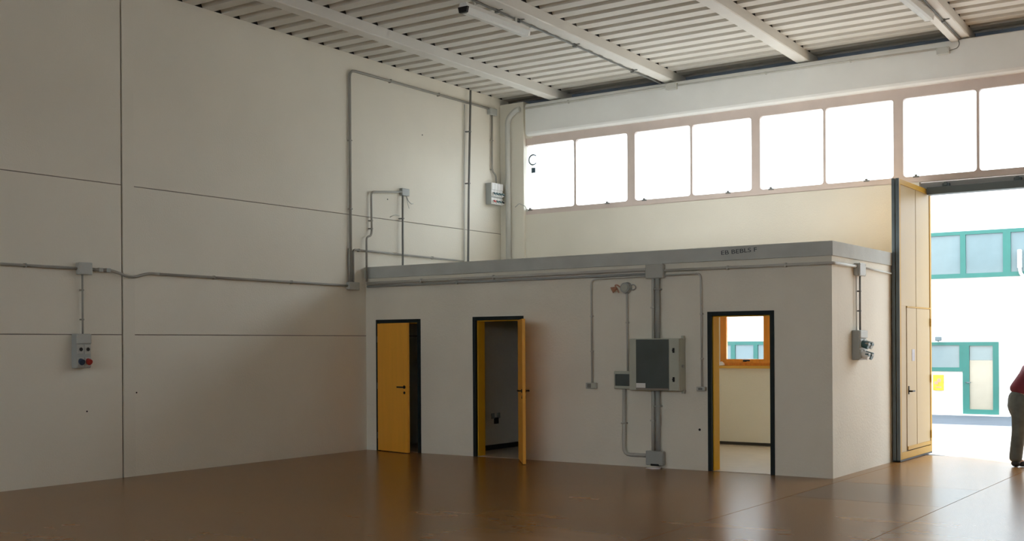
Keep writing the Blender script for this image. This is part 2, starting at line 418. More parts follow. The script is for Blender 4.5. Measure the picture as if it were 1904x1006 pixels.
# ---- the cabin (flat-roofed block of rooms in the corner)
D1, D2, D3 = (0.226, 1.150, 2.118), (2.185, 3.120, 2.130), (6.094, 7.028, 2.125)
wc = struct('wall_cabin_front', (4, 0, 0), 'rough white front wall of the cabin with three doorways', 'wall')
mb = MB(); TW = 0.20
xs = [0.0, D1[0], D1[1], D2[0], D2[1], D3[0], D3[1], L]
for i in (0, 2, 4, 6): mb.box((xs[i], 0, 0), (xs[i + 1], TW, 2.80))
for d in (D1, D2, D3): mb.box((d[0], 0, d[2]), (d[1], TW, 2.80))
mb.build('wall_face', M['boxwall'], wc)
MB(FRONT()).cyl((5.967, 0.547, 0), (5.967, 0.547, .004), .017, n=10).build('drill_hole', M['black'], wc)
MB().box((L - .15, TW, 0), (L, 3.87, 2.80)).build('wall_cabin_right', M['boxwall'])
tag(bpy.data.objects['wall_cabin_right'], 'rough white end wall of the cabin beside the gate', 'wall', kind='structure')
for nm, x, lb in (('wall_cabin_partition_1', 1.70, 'white partition wall inside the cabin seen through the middle doorway'), ('wall_cabin_partition_2', 3.95, 'white partition wall inside the cabin beside the right room')):
    o = MB().box((x, TW, 0), (x + .1, 3.87, 2.70)).build(nm, M['boxwall']); tag(o, lb, 'wall', kind='structure')
rf = struct('trim_1', (4, 2, 2.8), 'grey concrete roof slab edge of the cabin', 'roof slab')
MB().box((0.0, -0.03, 2.795), (L + .022, 3.87, H), 0.006).build('roof_slab', M['concrete'], rf)
MB().box((0.02, 0.12, H - .01), (L - .05, 3.86, H + .008)).build('bounce_slab', M['bounce'], rf)  # unseen white sheet added to bounce window sun onto the upper walls
mb = MB(FRONT(-.0305))
me = text_mesh('EB BEBLS F', 0.105); xs_ = [v.co.x for v in me.vertices]; wdt = max(xs_) - min(xs_)
q = bmesh.new(); q.from_mesh(me); sx = 0.50 / wdt
q.transform(Matrix.Translation((6.302, 2.872, 0)) @ Matrix.Rotation(0.045, 4, 'Z') @ Matrix.Diagonal((sx, 0.75, 1, 1)))
mb._add(q); mb.build('faded_stencil', M['print'], rf)
o = MB().box((0.0, TW, 2.66), (L - .15, 3.87, 2.70)).build('ceiling_cabin', M['boxwall']); tag(o, 'white ceiling inside the cabin rooms', 'ceiling', kind='structure')
o = MB().box((0.0, TW * .0 + .02, 0.001), (L - .15, 3.87, 0.006)).build('floor_cabin', M['tile']); tag(o, 'pale tiled floor inside the cabin rooms', 'floor', kind='structure')
for nm, a, b, lb in (('baseboard_back', (4.05, 3.855, 0.006), (L - .15, 3.87, 0.055), 'dark skirting below the window of the right cabin room'),
                     ('baseboard_left', (1.80, TW, 0.006), (1.815, 3.87, 0.085), 'black skirting along the partition of the middle cabin room')):
    o = MB().box(a, b).build(nm, M['basebd']); tag(o, lb, 'skirting', kind='structure')

# ---- doors
def lever(T, u, z, sgn, side):      # handle in leaf space (u along leaf, w out of face)
    mb = MB(T)
    mb.cyl((u, z, 0), (u, z, side * .012), .026); mb.cyl((u, z, 0), (u, z, side * .055), .010)
    mb.box((min(u, u + sgn * .13), z - .011, side * .042), (max(u, u + sgn * .13), z + .011, side * .064), .005)
    return mb
def door(num, d, hinge, ang, label, leaf_label):
    x0, x1, zt = d; r = struct('door_%d' % num, ((x0 + x1) / 2, 0, 0), label, 'door')
    f = 0.056
    mb = MB(FRONT())
    mb.box((x0, 0, -.03), (x0 + f, zt, .018), .003); mb.box((x1 - f, 0, -.03), (x1, zt, .018), .003)
    mb.box((x0 + f, zt - f, -.03), (x1 - f, zt, .018), .003)
    mb.build('door_frame', M['darkframe'], r)
    mb = MB(FRONT())
    t = .012
    mb.box((x0 + .03, 0, -TW - .005), (x0 + f + t, zt - f, -.031)); mb.box((x1 - f - t, 0, -TW - .005), (x1 - .03, zt - f, -.031))
    mb.box((x0 + .03, zt - f - t, -TW - .005), (x1 - .03, zt - .03, -.031))
    mb.build('door_lining', M['lining'], r)
    if hinge is None: return r
    hx = x0 + f + .008 if hinge == 'left' else x1 - f - .008
    lw = (x1 - x0) - 2 * f - .016
    c, s_ = math.cos(ang), math.sin(ang)
    if hinge == 'left': Ud = Vector((c, -s_, 0))
    else: Ud = Vector((-c, -s_, 0))
    Wd = Ud.cross(Vector((0, 0, 1)))
    T = Matrix(((Ud.x, 0, Wd.x, hx), (Ud.y, 0, Wd.y, -.026), (0, 1, 0, 0), (0, 0, 0, 1)))
    lf = MB(T).box((0, .012, -.022), (lw, zt - f - .006, .022), .003).build('door_leaf', M['yellow'], r)
    sg = 1 if hinge == 'left' else -1
    hz, u = 1.045, lw - .075
    for side in (1, -1):
        Ts = T @ Matrix.Translation((0, 0, .022 * side))
        lever(Ts, u, hz, -1, side).build('door_handle', M['black'], lf)
        MB(Ts).cyl((u, hz - .09, 0), (u, hz - .09, side * .008), .022, n=12).build('lock_plate', M['black'], lf)
    for hz_ in (.25, 1.05, 1.8): MB(T).cyl((-.006, hz_ - .05, .018 * sg), (-.006, hz_ + .05, .018 * sg), .009, n=8).build('hinge', M['steel'], r)
    return r
door(1, D1, 'left', math.radians(13), 'yellow door standing ajar in the doorway nearest the left wall', '')
door(2, D2, 'right', math.radians(129), 'yellow door swung wide open at the middle doorway', '')
door(3, D3, None, 0, 'empty doorway with dark frame and yellow lining', '')

# ---- orange window in the right room
wn = struct('window_9', ((rw0 + rw1) / 2, 3.9, rz0), 'orange wooden window with two casements in the right cabin room', 'window')
cx_ = 5.40
mb = MB(FRONT(3.89)); f = .045
mb.box((rw0, rz0, -.05), (rw0 + f, rz1, .03), .004); mb.box((rw1 - f, rz0, -.05), (rw1, rz1, .03), .004)
mb.box((rw0 + f, rz1 - f, -.05), (rw1 - f, rz1, .03), .004); mb.box((rw0 + f, rz0, -.05), (rw1 - f, rz0 + f, .03), .004)
mb.box((cx_, rz0 + f, -.05), (cx_ + f, rz1 - f, .03), .004)
mb.build('window_frame', M['orange'], wn)
for a, b in ((rw0 + f, cx_), (cx_ + f, rw1 - f)):
    mb = MB(FRONT(3.87)); s_ = .075
    me = flat_curve([[(a, rz0 + f), (b, rz0 + f), (b, rz1 - f), (a, rz1 - f)], [(a + s_, rz0 + f + .065), (b - s_ * 1.6, rz0 + f + .065), (b - s_ * 1.6, rz1 - f - s_), (a + s_, rz1 - f - s_)]], .05)
    sh = mb.from_me(me).build('casement', M['orange'], wn)
    MB().box((a + s_ - .01, 3.874, rz0 + f + .055), (b - s_ * 1.5, 3.880, rz1 - f - s_ + .01)).build('pane', M['glass'], sh)
    mb = MB(FRONT(3.845)); c = (a + b) / 2 - .02
    mb.box((c - .03, rz0 + .065, 0), (c + .03, rz0 + .10, .02), .004); mb.box((c - .015, rz0 + .075, .02), (c + .10, rz0 + .10, .035), .004)
    mb.build('window_handle', M['black'], sh)
MB().box((rw0 - .04, 3.80, rz0 - .045), (rw1 + .04, 3.90, rz0), .006).build('window_sill', M['ochre'], wn)
o = tag(MB(FRONT(3.84)).prism([(4.50, 1.334), (4.585, 1.334), (4.575, 1.375), (4.54, 1.40), (4.505, 1.385)], -.03, .03).build('paper_scrap', M['paper']),
    'crumpled white scrap lying at the left end of the orange window sill', 'paper')

# ================================================================== FOLDING GATE
GL0, GL1, GY0, GY1, GZ = 7.868, 7.915, 2.43, 4.08, 4.03
gt = empty('folding_gate', (7.86, 3.25, 0), 'tall cream yellow folding gate leaf with a wicket door, folded back at the opening', 'gate')
T = SIDE(GL1)
mb = MB(T); e = .075
mb.box((GY0, .03, -.047), (GY0 + e, GZ, 0), .004); mb.box((GY1 - e, .03, -.047), (GY1, GZ, 0), .004)
mb.box((GY0 + e, GZ - e, -.047), (GY1 - e, GZ, 0), .004); mb.box((GY0 + e, .03, -.047), (GY1 - e, .13, 0), .004)
mb.build('gate_frame', M['gateframe'], gt)
GM = 3.28
for a, b in ((GY0 + e, GM - .010), (GM + .010, GY1 - e)):
    MB(T).box((a, 2.225, -.040), (b, GZ - e, -.010), .004).build('gate_panel', M['gate'], gt)
MB(T).box((GY0 + e, .13, -.040), (2.775, 2.225, -.010), .003).build('gate_panel', M['gate'], gt)
MB(T).box((4.00, .13, -.040), (GY1 - e, 2.225, -.010), .003).build('gate_panel', M['gate'], gt)
MB(T).box((2.775, .13, -.040), (4.00, 2.225, -.034)).build('door_rebate', M['steel'], gt)
wd = MB(T).box((2.79, .145, -.034), (GM - .010, 2.205, -.004), .004).build('wicket_door', M['gate'], gt)
MB(T).box((GM + .010, .145, -.034), (3.985, 2.205, -.004), .004).build('door_board', M['gate'], wd)
MB(T).box((2.78, 2.205, -.034), (3.99, 2.225, .004)).build('door_edging', M['gateframe'], wd)
MB(T).box((2.80, .145, -.004), (3.97, .20, .006), .003).build('kick_plate', M['gateframe'], wd)
mb = MB(T); mb.cyl((2.86, .995, -.004), (2.86, .995, .05), .012); mb.box((2.86, .983, .038), (2.99, 1.007, .056), .005); mb.box((2.845, .95, -.004), (2.875, 1.07, .006), .003)
mb.build('door_handle', M['black'], wd)
MB(T).box((3.03, 1.43, -.004), (3.17, 1.60, -.001)).build('notice', M['notice'], wd)
for z in (.30, 1.15, 2.0):
    MB(T).cyl((3.992, z - .06, .004), (3.992, z + .06, .004), .012, n=8).build('hinge', M['gateframe'], wd)
# second leaf folded flat behind the first
mb = MB(SIDE(7.855)); mb.box((GY0 + .01, .03, -.042), (GY1, GZ, 0), .004); mb.build('rear_leaf', M['gateframe'], gt)
for x0, x1 in ((7.866, 7.917), (7.811, 7.857)):
    MB().box((x0, GY0 - .012, .025), (x1, GY0 + (.0 if x0 > 7.85 else .01), GZ + .004), .003).build('edge_profile', M['steel'], gt)
MB().box((7.858, GY0 + .05, .03), (7.866, GY1 - .05, GZ - .05)).build('leaf_seal', M['black'], gt)
mb = MB(); mb.box((7.812, GY0, .006), (7.915, GY1, .03)); mb.build('bottom_brush', M['black'], gt)
gr = empty('gate_rail', (11, 3.88, 3.93), 'dark steel top rail of the folding gate under the clerestory windows', 'rail')
mb = MB(); mb.box((7.93, 3.79, 3.935), (GX1, 3.97, 4.045), .006); mb.build('rail_channel', M['steel'], gr)
for x in (8.19, 9.20, 10.2, 11.1):
    mb = MB(); mb.box((x - .05, 3.86, 4.045), (x + .05, 3.955, 4.10), .006); mb.box((x - .025, 3.85, 4.06), (x + .025, 3.87, 4.115), .004); mb.build('rail_bracket', M['steel'], gr)

# ================================================================== CONDUITS AND BOXES
def conduit(T, pts, r, mt, label, clips=(), fil=.07, name='conduit', cat='conduit'):
    o = tag(MB(T).tube(pts, r, fil).build(name, mt), label, cat)
    for (u, v, hv) in clips:       # saddle clips: hv 'h' for a horizontal run, 'v' for a vertical one
        mb = MB(T); a = r * 1.35; b = .010
        du, dv = (b, a) if hv == 'h' else (a, b)
        mb.box((u - du, v - dv, 0), (u + du, v + dv, pts[0][2] + r * 1.12), .003); mb.build('clip', mt, o)
    return o
def jbox(T, u0, u1, v0, v1, dep, label, mt=None, glands=(), bev=.02):
    mt = mt or M['greybox']
    o = empty('junction_box', T @ Vector(((u0 + u1) / 2, v0, 0)), label, 'junction box')
    MB(T).box((u0, v0, 0), (u1, v1, dep * .7), bev * .6).build('box_body', mt, o)
    MB(T).box((u0 - .003, v0 - .003, dep * .7), (u1 + .003, v1 + .003, dep), bev).build('box_lid', mt, o)
    for (a, b, da, db) in glands:
        MB(T).cyl((a, b, dep * .4), (a + da, b + db, dep * .4), .022, .018, 10).build('cable_gland', M['greyboxdk'], o)
    mb = MB(T)
    for a in (u0 + .02, u1 - .02):
        for b in (v0 + .02, v1 - .02): mb.cyl((a, b, dep), (a, b, dep + .002), .006, n=6)
    mb.build('lid_screws', M['greyboxdk'], o)['kind'] = 'stuff'
    return o

SL = SIDE(0.0)
# long run on the left wall
conduit(SL, [(-13.5, 2.68, .035), (-5.40, 2.69, .035)], .018, M['pipewall'], 'grey conduit running along the left wall to the leftmost junction box', clips=[(-6.1, 2.69, 'h')])
jbox(SL, -5.395, -5.205, 2.615, 2.765, .085, 'grey junction box high above the red and blue socket panel', glands=((-5.205, 2.69, .04, 0),))
mb = MB(SL).tube([(-5.17, 2.685, .04), (-5.02, 2.69, .04), (-4.90, 2.688, .04), (-4.78, 2.655, .05), (-4.66, 2.618, .06), (-4.54, 2.618, .06), (-4.42, 2.655, .05), (-4.30, 2.676, .04), (-4.15, 2.676, .04)], .019, .09)
o = tag(mb.build('flexible_conduit', M['pipewall']), 'grey flexible conduit sagging across the vertical panel joint', 'conduit')
for u in (-5.06, -4.95): MB(SL).box((u - .03, 2.662, 0), (u + .03, 2.712, .062), .004).build('clip', M['greyboxdk'], o)
conduit(SL, [(-4.20, 2.676, .035), (-0.47, 2.665, .035)], .018, M['pipewall'], 'grey conduit running from the sagging flexible piece to the cabin corner', clips=[(-3.2, 2.673, 'h'), (-1.7, 2.669, 'h')])
o = conduit(SL, [(-5.325, 2.62, .045), (-5.325, 1.86, .045)], .012, M['pipewall'], 'thin grey pipe dropping from the leftmost junction box to the socket panel', clips=[(-5.325, 2.42, 'v'), (-5.325, 2.05, 'v')])

def socket_panel_left():
    p = empty('socket_panel', (0, -5.33, 1.44), 'grey wall panel with two black sockets above a blue and a red one', 'socket panel')
    u0, u1, v0, v1, d = -5.46, -5.25, 1.44, 1.87, .11
    MB(SL).box((u0, v0, 0), (u1, v1, d), .012).build('panel_body', M['greyboxdk'], p)
    MB(SL).box((u0 + .003, v1 - .125, d - .01), (u1 - .003, v1 - .003, d + .018), .01).build('blank_cover', M['greybox'], p)
    for u in (u0 + .055, u1 - .055):
        s = MB(SL).box((u - .046, 1.615, d - .01), (u + .046, 1.735, d + .008), .008).build('socket', M['greybox'], p)
        MB(SL).cyl((u, 1.675, d), (u, 1.675, d + .014), .034, n=18).build('socket_rim', M['greybox'], s)
        MB(SL).cyl((u, 1.675, d + .010), (u, 1.675, d + .018), .024, n=16).build('socket_mouth', M['black'], s)
    for u, mm in ((u0 + .055, 'blue'), (u1 - .05, 'red')):
        s = MB(SL).box((u - .046, 1.455, d - .01), (u + .046, 1.575, d + .01), .008).build('industrial_socket', M['greybox'], p)
        MB(SL).cyl((u, 1.53, d), (u, 1.512, d + .045), .036, .039, 16).build('socket_collar', M[mm], s)
        MB(SL).box((u - .034, 1.52, d + .03), (u + .034, 1.54, d + .05), .004).build('spring_lid', M[mm], s)
socket_panel_left()

# cabin corner group on the left wall
jbox(SL, -0.475, -0.24, 2.60, 2.72, .085, 'grey junction box low in the corner where the cabin meets the left wall')
conduit(SL, [(-0.395, 2.71, .035), (-0.395, 6.135, .035), (3.40, 6.135, .035)], .022, M['pipewall'], 'tall grey conduit climbing the left wall and turning right near the ceiling',
        clips=[(-.395, 3.9, 'v'), (-.395, 5.0, 'v'), (.6, 6.135, 'h'), (1.9, 6.135, 'h')], fil=.12)
conduit(SL, [(-0.43, 2.71, .03), (-0.43, 3.26, .03)], .018, M['pipewall'], 'short grey pipe stub standing left of the tall conduit on the corner box', fil=0)
conduit(SL, [(-0.335, 2.71, .035), (-0.335, 3.25, .035), (2.60, 3.225, .035)], .017, M['pipewall'], 'grey conduit running low along the wall just above the cabin roof', clips=[(-.2, 3.248, 'h'), (1.7, 3.235, 'h')], fil=.05)
jbox(SL, 3.395, 3.615, 6.025, 6.15, .085, 'grey junction box near the ceiling left of the back corner')
conduit(SL, [(3.51, 6.03, .035), (3.50, 5.06, .035), (3.51, 4.97, .04), (3.585, 4.90, .06), (3.60, 4.75, .06)], .016, M['pipewall'], 'grey pipe dropping from the high junction box to the white socket panel', clips=[(3.505, 5.55, 'v'), (3.50, 5.0, 'v')], fil=.04)
conduit(SL, [(2.775, 6.36, .085), (2.70, 4.5, .085), (2.665, 2.985, .085)], .020, M['pipedark'], 'dark pipe falling from the ceiling to the cabin roof along the left wall', clips=[(2.70, 4.65, 'v'), (2.735, 5.6, 'v')], fil=0)
conduit(SL, [(2.66, 6.09, .03), (2.64, 4.5, .03), (2.62, 2.985, .03)], .011, M['pipelight'], 'thin pale pipe beside the dark pipe from the ceiling', fil=0)
# multi-way white socket panel
p = empty('socket_panel', (0, 3.62, 4.33), 'white socket panel with four columns of outlets high by the corner', 'socket panel')
MB(SL).box((3.335, 4.335, 0), (3.70, 4.735, .13), .01).build('panel_body', M['greyboxdk'], p)
for i in range(4):
    a = 3.338 + i * .0905; b = a + .088; c = (a + b) / 2
    MB(SL).box((a + .002, 4.60, .12), (b - .002, 4.735, .155), .01).build('blank_cover', M['white'], p)
    for z, mm in ((4.545, 'teal'), (4.40, ('red', 'teal', 'teal', 'black')[i])):
        s = MB(SL).box((a + .002, z - .065, .12), (b - .002, z + .055, .14), .006).build('socket', M['white'], p)
        MB(SL).cyl((c, z - .005, .13), (c, z - .03, .185), .030, .033, 12).build('socket_collar', M['white'], s)
        MB(SL).box((a + .014, z - .035, .165), (b - .014, z + .005, .195), .006).build('spring_lid', M[mm], s)
# wiring loop above the cabin roof
jbox(SL, .855, 1.04, 4.245, 4.365, .07, 'small dark grey box with loose wires on the wall above the cabin', M['greyboxdk'], bev=.01)
conduit(SL, [(.86, 4.30, .05), (.085, 4.222, .05), (.085, 3.58, .06), (.05, 3.50, .075), (-.06, 3.47, .075), (-.065, 2.74, .075)], .018, M['pipewall'],
        'grey conduit stepping left and down from the small dark box to the cabin corner', clips=[(.085, 3.75, 'v'), (.085, 3.62, 'v')], fil=.06)
conduit(SL, [(.853, 4.245, .075), (.845, 2.985, .075)], .017, M['pipedark'], 'dark straight pipe below the small dark box standing on the cabin roof', clips=[(.85, 3.85, 'v')], fil=0)
mb = MB(SL); mb.tube([(.98, 4.25, .05), (1.02, 4.16, .06), (1.10, 4.12, .06), (1.16, 4.135, .05)], .009, .05); mb.tube([(.97, 4.25, .05), (1.01, 4.12, .055), (1.05, 4.04, .05)], .005, .04)
tag(mb.build('loose_wire', M['pipe']), 'loose cable tails dangling from the small dark box', 'wire')
mb = MB(SL).tube([(.60, 3.855, .012), (.72, 3.905, .012), (.83, 3.90, .02)], .007, .05)
tag(mb.build('thin_cable', M['pipelight']), 'thin cable crossing to the dark straight pipe at the panel joint', 'wire')

# pilaster pipe and run along the edge beam
FP = FRONT(3.81)
conduit(FP, [(.225, 2.985, .056), (.225, 5.55, .056), (.225, 5.98, .056), (.42, 6.12, .056), (.50, 6.125, .056)], .052, M['pipelight'], 'thick pale pipe rising up the corner pilaster and bending right at the top',
        fil=.22, name='downpipe', cat='pipe')
FB = FRONT(3.74)
conduit(FB, [(.65, 6.115, .03), (3.60, 6.125, .03)], .020, M['pipelight'], 'pale conduit along the top of the edge beam left of the first beam box', clips=[(1.6, 6.118, 'h')])
conduit(FB, [(3.80, 6.125, .03), (8.12, 6.10, .03)], .016, M['pipelight'], 'pale conduit along the edge beam between its two boxes', clips=[(5.4, 6.115, 'h'), (6.8, 6.108, 'h')])
jbox(FB, 3.60, 3.80, 6.06, 6.17, .08, 'pale box on the edge beam below the second roof beam', M['pipelight'])
jbox(FB, 8.12, 8.30, 6.00, 6.10, .08, 'pale box on the edge beam below the fourth roof beam', M['pipelight'])
mb = MB(FB).tube([(8.30, 6.04, .05), (8.42, 6.06, .06), (8.45, 6.12, .06), (8.42, 6.185, .05)], .007, .04)
tag(mb.build('thin_cable', M['pipedark']), 'dark cable looping from the right beam box up to the roof', 'wire')

# ---- cabin front wall electrics
F0 = FRONT(0.0)
conduit(F0, [(.06, 2.715, .035), (5.21, 2.725, .035)], .024, M['pipe'], 'upper grey conduit under the cabin roof edge left of the large box', clips=[(1.2, 2.717, 'h'), (2.6, 2.72, 'h')])
conduit(F0, [(.06, 2.662, .03), (5.21, 2.664, .03)], .018, M['greyboxdk'], 'lower grey conduit under the cabin roof edge left of the large box', clips=[(1.9, 2.663, 'h')])
conduit(F0, [(5.475, 2.70, .035), (L + .035, 2.70, .035), (L + .035, 2.70, -.80)], .020, M['pipe'], 'grey conduit under the cabin roof edge turning its right corner', clips=[(6.4, 2.70, 'h'), (7.2, 2.70, 'h')], fil=.05)
jbox(F0, 5.21, 5.475, 2.60, 2.79, .10, 'large grey junction box under the cabin roof edge above the switch cabinet', M['greybox'], bev=.03)
conduit(F0, [(5.30, 2.598, .045), (5.30, 1.776, .045)], .022, M['pipe'], 'left pipe of the thick pair entering the switch cabinet from above', fil=0, clips=[(5.30, 2.2, 'v')])
conduit(F0, [(5.37, 2.598, .05), (5.37, 1.776, .05)], .036, M['greyboxdk'], 'right thicker pipe of the pair entering the switch cabinet from above', fil=0, clips=[(5.37, 2.45, 'v')])
conduit(F0, [(5.22, 2.635, .03), (4.305, 2.625, .03), (4.31, 1.155, .03)], .014, M['pipe'], 'thin grey conduit looping left and down to the lower left switch', clips=[(4.308, 2.1, 'v'), (4.31, 1.6, 'v')], fil=.09)
conduit(F0, [(5.47, 2.635, .03), (6.01, 2.64, .03), (6.02, 1.12, .03)], .014, M['pipe'], 'thin grey conduit looping right and down beside the right doorway', clips=[(6.015, 2.1, 'v'), (6.018, 1.5, 'v')], fil=.06)
def wall_switch(u0, u1, v0, v1, label):
    s = empty('wall_switch', ((u0 + u1) / 2, 0, v0), label, 'switch')
    MB(F0).box((u0, v0, 0), (u1, v1, .055), .01).build('switch_box', M['greybox'], s)
    MB(F0).box((u0 + .03, v0 + .015, .05), (u0 + .09, v1 - .015, .06), .003).build('rocker', M['pipedark'], s)
    return s
s = wall_switch(4.215, 4.39, 1.07, 1.155, 'grey surface switch at the end of the left thin conduit')
MB(F0).box((4.315, 1.082, .05), (4.375, 1.143, .062), .003).build('rocker', M['cab'], s)
wall_switch(5.945, 6.075, 1.068, 1.125, 'grey surface switch beside the frame of the right doorway')

# round fitting with horn
p = empty('alarm_fitting', (4.86, 0, 2.42), 'round grey wall fitting with a small reddish horn on its left', 'alarm')
MB(F0).cyl((4.87, 2.485, 0), (4.87, 2.485, .075), .082, .072, 20).build('round_body', M['greyboxdk'], p)
MB(F0).cyl((4.87, 2.485, .07), (4.87, 2.485, .085), .05, n=18).build('round_lid', M['cab'], p)
MB(F0).cyl((4.735, 2.49, .05), (4.675, 2.455, .09), .018, .045, 14).build('horn', M['rust'], p)
MB(F0).tube([(4.79, 2.49, .04), (4.74, 2.53, .05), (4.70, 2.525, .05), (4.745, 2.47, .05), (4.765, 2.42, .05)], .009, .02).build('horn_bracket', M['rust'], p)
ring = [(4.985 + .042 * math.cos(t), 2.49 + .036 * math.sin(t), .04) for t in [k * PI / 8 for k in range(17)]]
MB(F0).tube(ring, .008, 0).build('ring', M['greyboxdk'], p)
conduit(F0, [(4.882, 2.42, .03), (4.888, 1.31, .03)], .014, M['pipe'], 'thin grey pipe from the round fitting down to the small breaker box', clips=[(4.885, 2.0, 'v')], fil=0)

# small breaker box
p = empty('breaker_box', (4.83, 0, 1.07), 'small grey breaker box with dark window left of the switch cabinet', 'breaker box')
MB(F0).box((4.70, 1.075, 0), (4.965, 1.325, .09), .012).build('box_body', M['cab'], p)
MB(F0).box((4.725, 1.12, .085), (4.95, 1.285, .098), .006).build('smoked_door', M['smoked'], p)

# switch cabinet
p = empty('switch_cabinet', (5.40, 0, 1.07), 'large grey switch cabinet with a smoked glass door on the cabin wall', 'cabinet')
MB(F0).box((5.00, 1.065, 0), (5.765, 1.775, .16), .006).build('cabinet_body', M['cab'], p)
dr = MB(F0).box((5.005, 1.07, .162), (5.762, 1.77, .195), .005).build('cabinet_door', M['cab'], p)
MB(F0).box((5.113, 1.077, .19), (5.612, 1.762, .201), .003).build('smoked_window', M['smoked'], dr)
for z in (1.612, 1.222):
    mb = MB(F0); mb.box((5.672, z - .032, .195), (5.698, z + .032, .212), .004); mb.cyl((5.685, z, .19), (5.685, z, .225), .012, n=10)
    mb.build('door_latch', M['black'], dr)
MB(F0).box((5.116, 1.103, .200), (5.258, 1.167, .203)).build('white_label', M['white'], dr)
MB(F0).box((5.118, 1.080, .200), (5.608, 1.098, .203)).build('lower_strip', M['joint'], dr)
for z in (1.03, 1.76):
    MB(F0).box((5.735, z, .04), (5.775, z + .05, .075), .004).build('wall_lug', M['cab'], p)
MB(F0).cyl((5.765, 1.40, .10), (5.785, 1.40, .10), .02, n=10).build('side_plug', M['greyboxdk'], p)
# below the cabinet
conduit(F0, [(5.29, 1.064, .045), (5.29, .236, .045)], .026, M['pipe'], 'left pipe of the pair between cabinet and floor box', fil=0, clips=[(5.29, .65, 'v')])
conduit(F0, [(5.365, 1.064, .05), (5.365, .236, .05)], .036, M['greyboxdk'], 'right thicker pipe of the pair between cabinet and floor box', fil=0, clips=[(5.365, .85, 'v')])
conduit(F0, [(4.835, 1.074, .04), (4.83, .165, .04), (5.198, .165, .04)], .028, M['pipe'], 'grey pipe from the small breaker box bending right into the floor box', clips=[(4.833, .6, 'v')], fil=.10)
p = jbox(F0, 5.20, 5.46, .045, .235, .10, 'large grey junction box near the floor below the cabinet', M['greyboxdk'], bev=.03)
MB(F0).box((5.275, .035, .02), (5.40, .062, .104), .004).build('broken_opening', M['black'], p)
mb = MB(); mb.mesh([(5.23, -.16, .004), (5.33, -.19, .02), (5.44, -.13, .006), (5.42, -.05, .02), (5.30, -.06, .012), (5.22, -.09, .005),
                    (5.23, -.16, .001), (5.33, -.19, .001), (5.44, -.13, .001), (5.42, -.05, .001), (5.30, -.06, .001), (5.22, -.09, .001)],
                   [(0, 1, 2, 3, 4, 5), (11, 10, 9, 8, 7, 6)] + [(i, (i + 1) % 6, 6 + (i + 1) % 6, 6 + i) for i in range(6)])
tag(mb.build('plaster_scrap', M['paper']), 'pale plaster scrap lying on the floor below the floor box', 'debris')

# ---- cabin end wall electrics
SR = SIDE(L)
jbox(SR, .82, 1.06, 2.58, 2.745, .09, 'grey junction box at the top of the cabin end wall', M['greybox'])
conduit(SR, [(1.06, 2.70, .03), (2.35, 2.68, .03)], .012, M['pipe'], 'thin grey conduit running back along the cabin end wall', fil=0)
conduit(SR, [(.96, 2.59, .04), (.955, 1.86, .04)], .013, M['pipedark'], 'dark pipe dropping to the socket panel on the cabin end wall', clips=[(.955, 2.38, 'v'), (.955, 2.12, 'v')], fil=0)
conduit(SR, [(.86, 2.59, .025), (.86, 1.86, .025)], .008, M['pipelight'], 'thin pale pipe beside the dark pipe on the cabin end wall', fil=0)
p = empty('socket_panel', (L + .06, .88, 1.47), 'grey socket panel on the cabin end wall with sockets jutting out', 'socket panel')
MB(SR).box((.735, 1.475, 0), (1.03, 1.865, .10), .012).build('panel_body', M['greyboxdk'], p)
MB(SR).box((.74, 1.76, .095), (1.025, 1.86, .12), .008).build('blank_cover', M['greybox'], p)
for j, z in enumerate((1.69, 1.55)):
    for i, u in enumerate((.81, .955)):
        s = MB(SR).box((u - .06, z - .06, .09), (u + .06, z + .06, .115), .008).build('socket', M['greybox'], p)
        MB(SR).cyl((u, z, .11), (u, z - .03, .20), .045, .05, 14).build('socket_collar', M[('teal', 'greybox', 'white', 'teal')[j * 2 + i]], s)
        MB(SR).box((u - .045, z - .03, .16), (u + .045, z + .01, .21), .008).build('spring_lid', M[('greyboxdk', 'teal', 'teal', 'greyboxdk')[j * 2 + i]], s)

# ---- sockets on the partition in the middle room
SP = SIDE(1.80)
p = empty('wall_socket', (1.8, 1.1, .45), 'dark socket pair on the wall inside the middle cabin room', 'socket')
for u, z in ((1.02, .55), (1.18, .55)): MB(SP).box((u - .04, z - .045, 0), (u + .04, z + .045, .02), .006).build('socket_plate', M['greyboxdk'], p)
MB(SP).box((1.06, .42, 0), (1.16, .52, .03), .006).build('socket_plate', M['black'], p)

# ================================================================== TUBE LIGHTS UNDER THE ROOF
def tube_light(x, y0, y1, z, label, dark_end):
    t = empty('tube_light', (x, (y0 + y1) / 2, z), label, 'light', 'tube lights under the roof beams')
    TX = Matrix(((1, 0, 0, 0), (0, 0, 1, 0), (0, 1, 0, 0), (0, 0, 0, 1)))       # (u,v,w) -> x=u, z=v, y=w
    MB(TX).prism([(x - .05, z + .09), (x - .075, z + .03), (x + .075, z + .03), (x + .05, z + .09)], y0, y1).build('housing', M['white'], t)
    MB(TX).prism([(x - .075, z + .03), (x - .06, z - .03), (x - .03, z - .05), (x + .03, z - .05), (x + .06, z - .03), (x + .075, z + .03)], y0 + .03, y1 - .03).build('diffuser', M['lampglass'], t)
    for a, b in ((y0 - .01, y0 + .03), (y1 - .03, y1 + .01)):
        MB(TX).prism([(x - .078, z + .035), (x - .06, z - .04), (x + .06, z - .04), (x + .078, z + .035)], a, b).build('end_cap', M[dark_end if a < y0 else 'white'], t)
    for y in (y0 + .25, y1 - .25):
        MB().box((x - .012, y - .02, z + .08), (x + .012, y + .02, ZD(y) + .005)).build('hanger', M['pipe'], t)
    return t
tube_light(3.635, -2.12, -0.66, 6.085, 'tube light left of the second roof beam with a dark end', 'black')
tube_light(8.45, .55, 2.02, 6.12, 'bright white tube light left of the fourth roof beam', 'white')
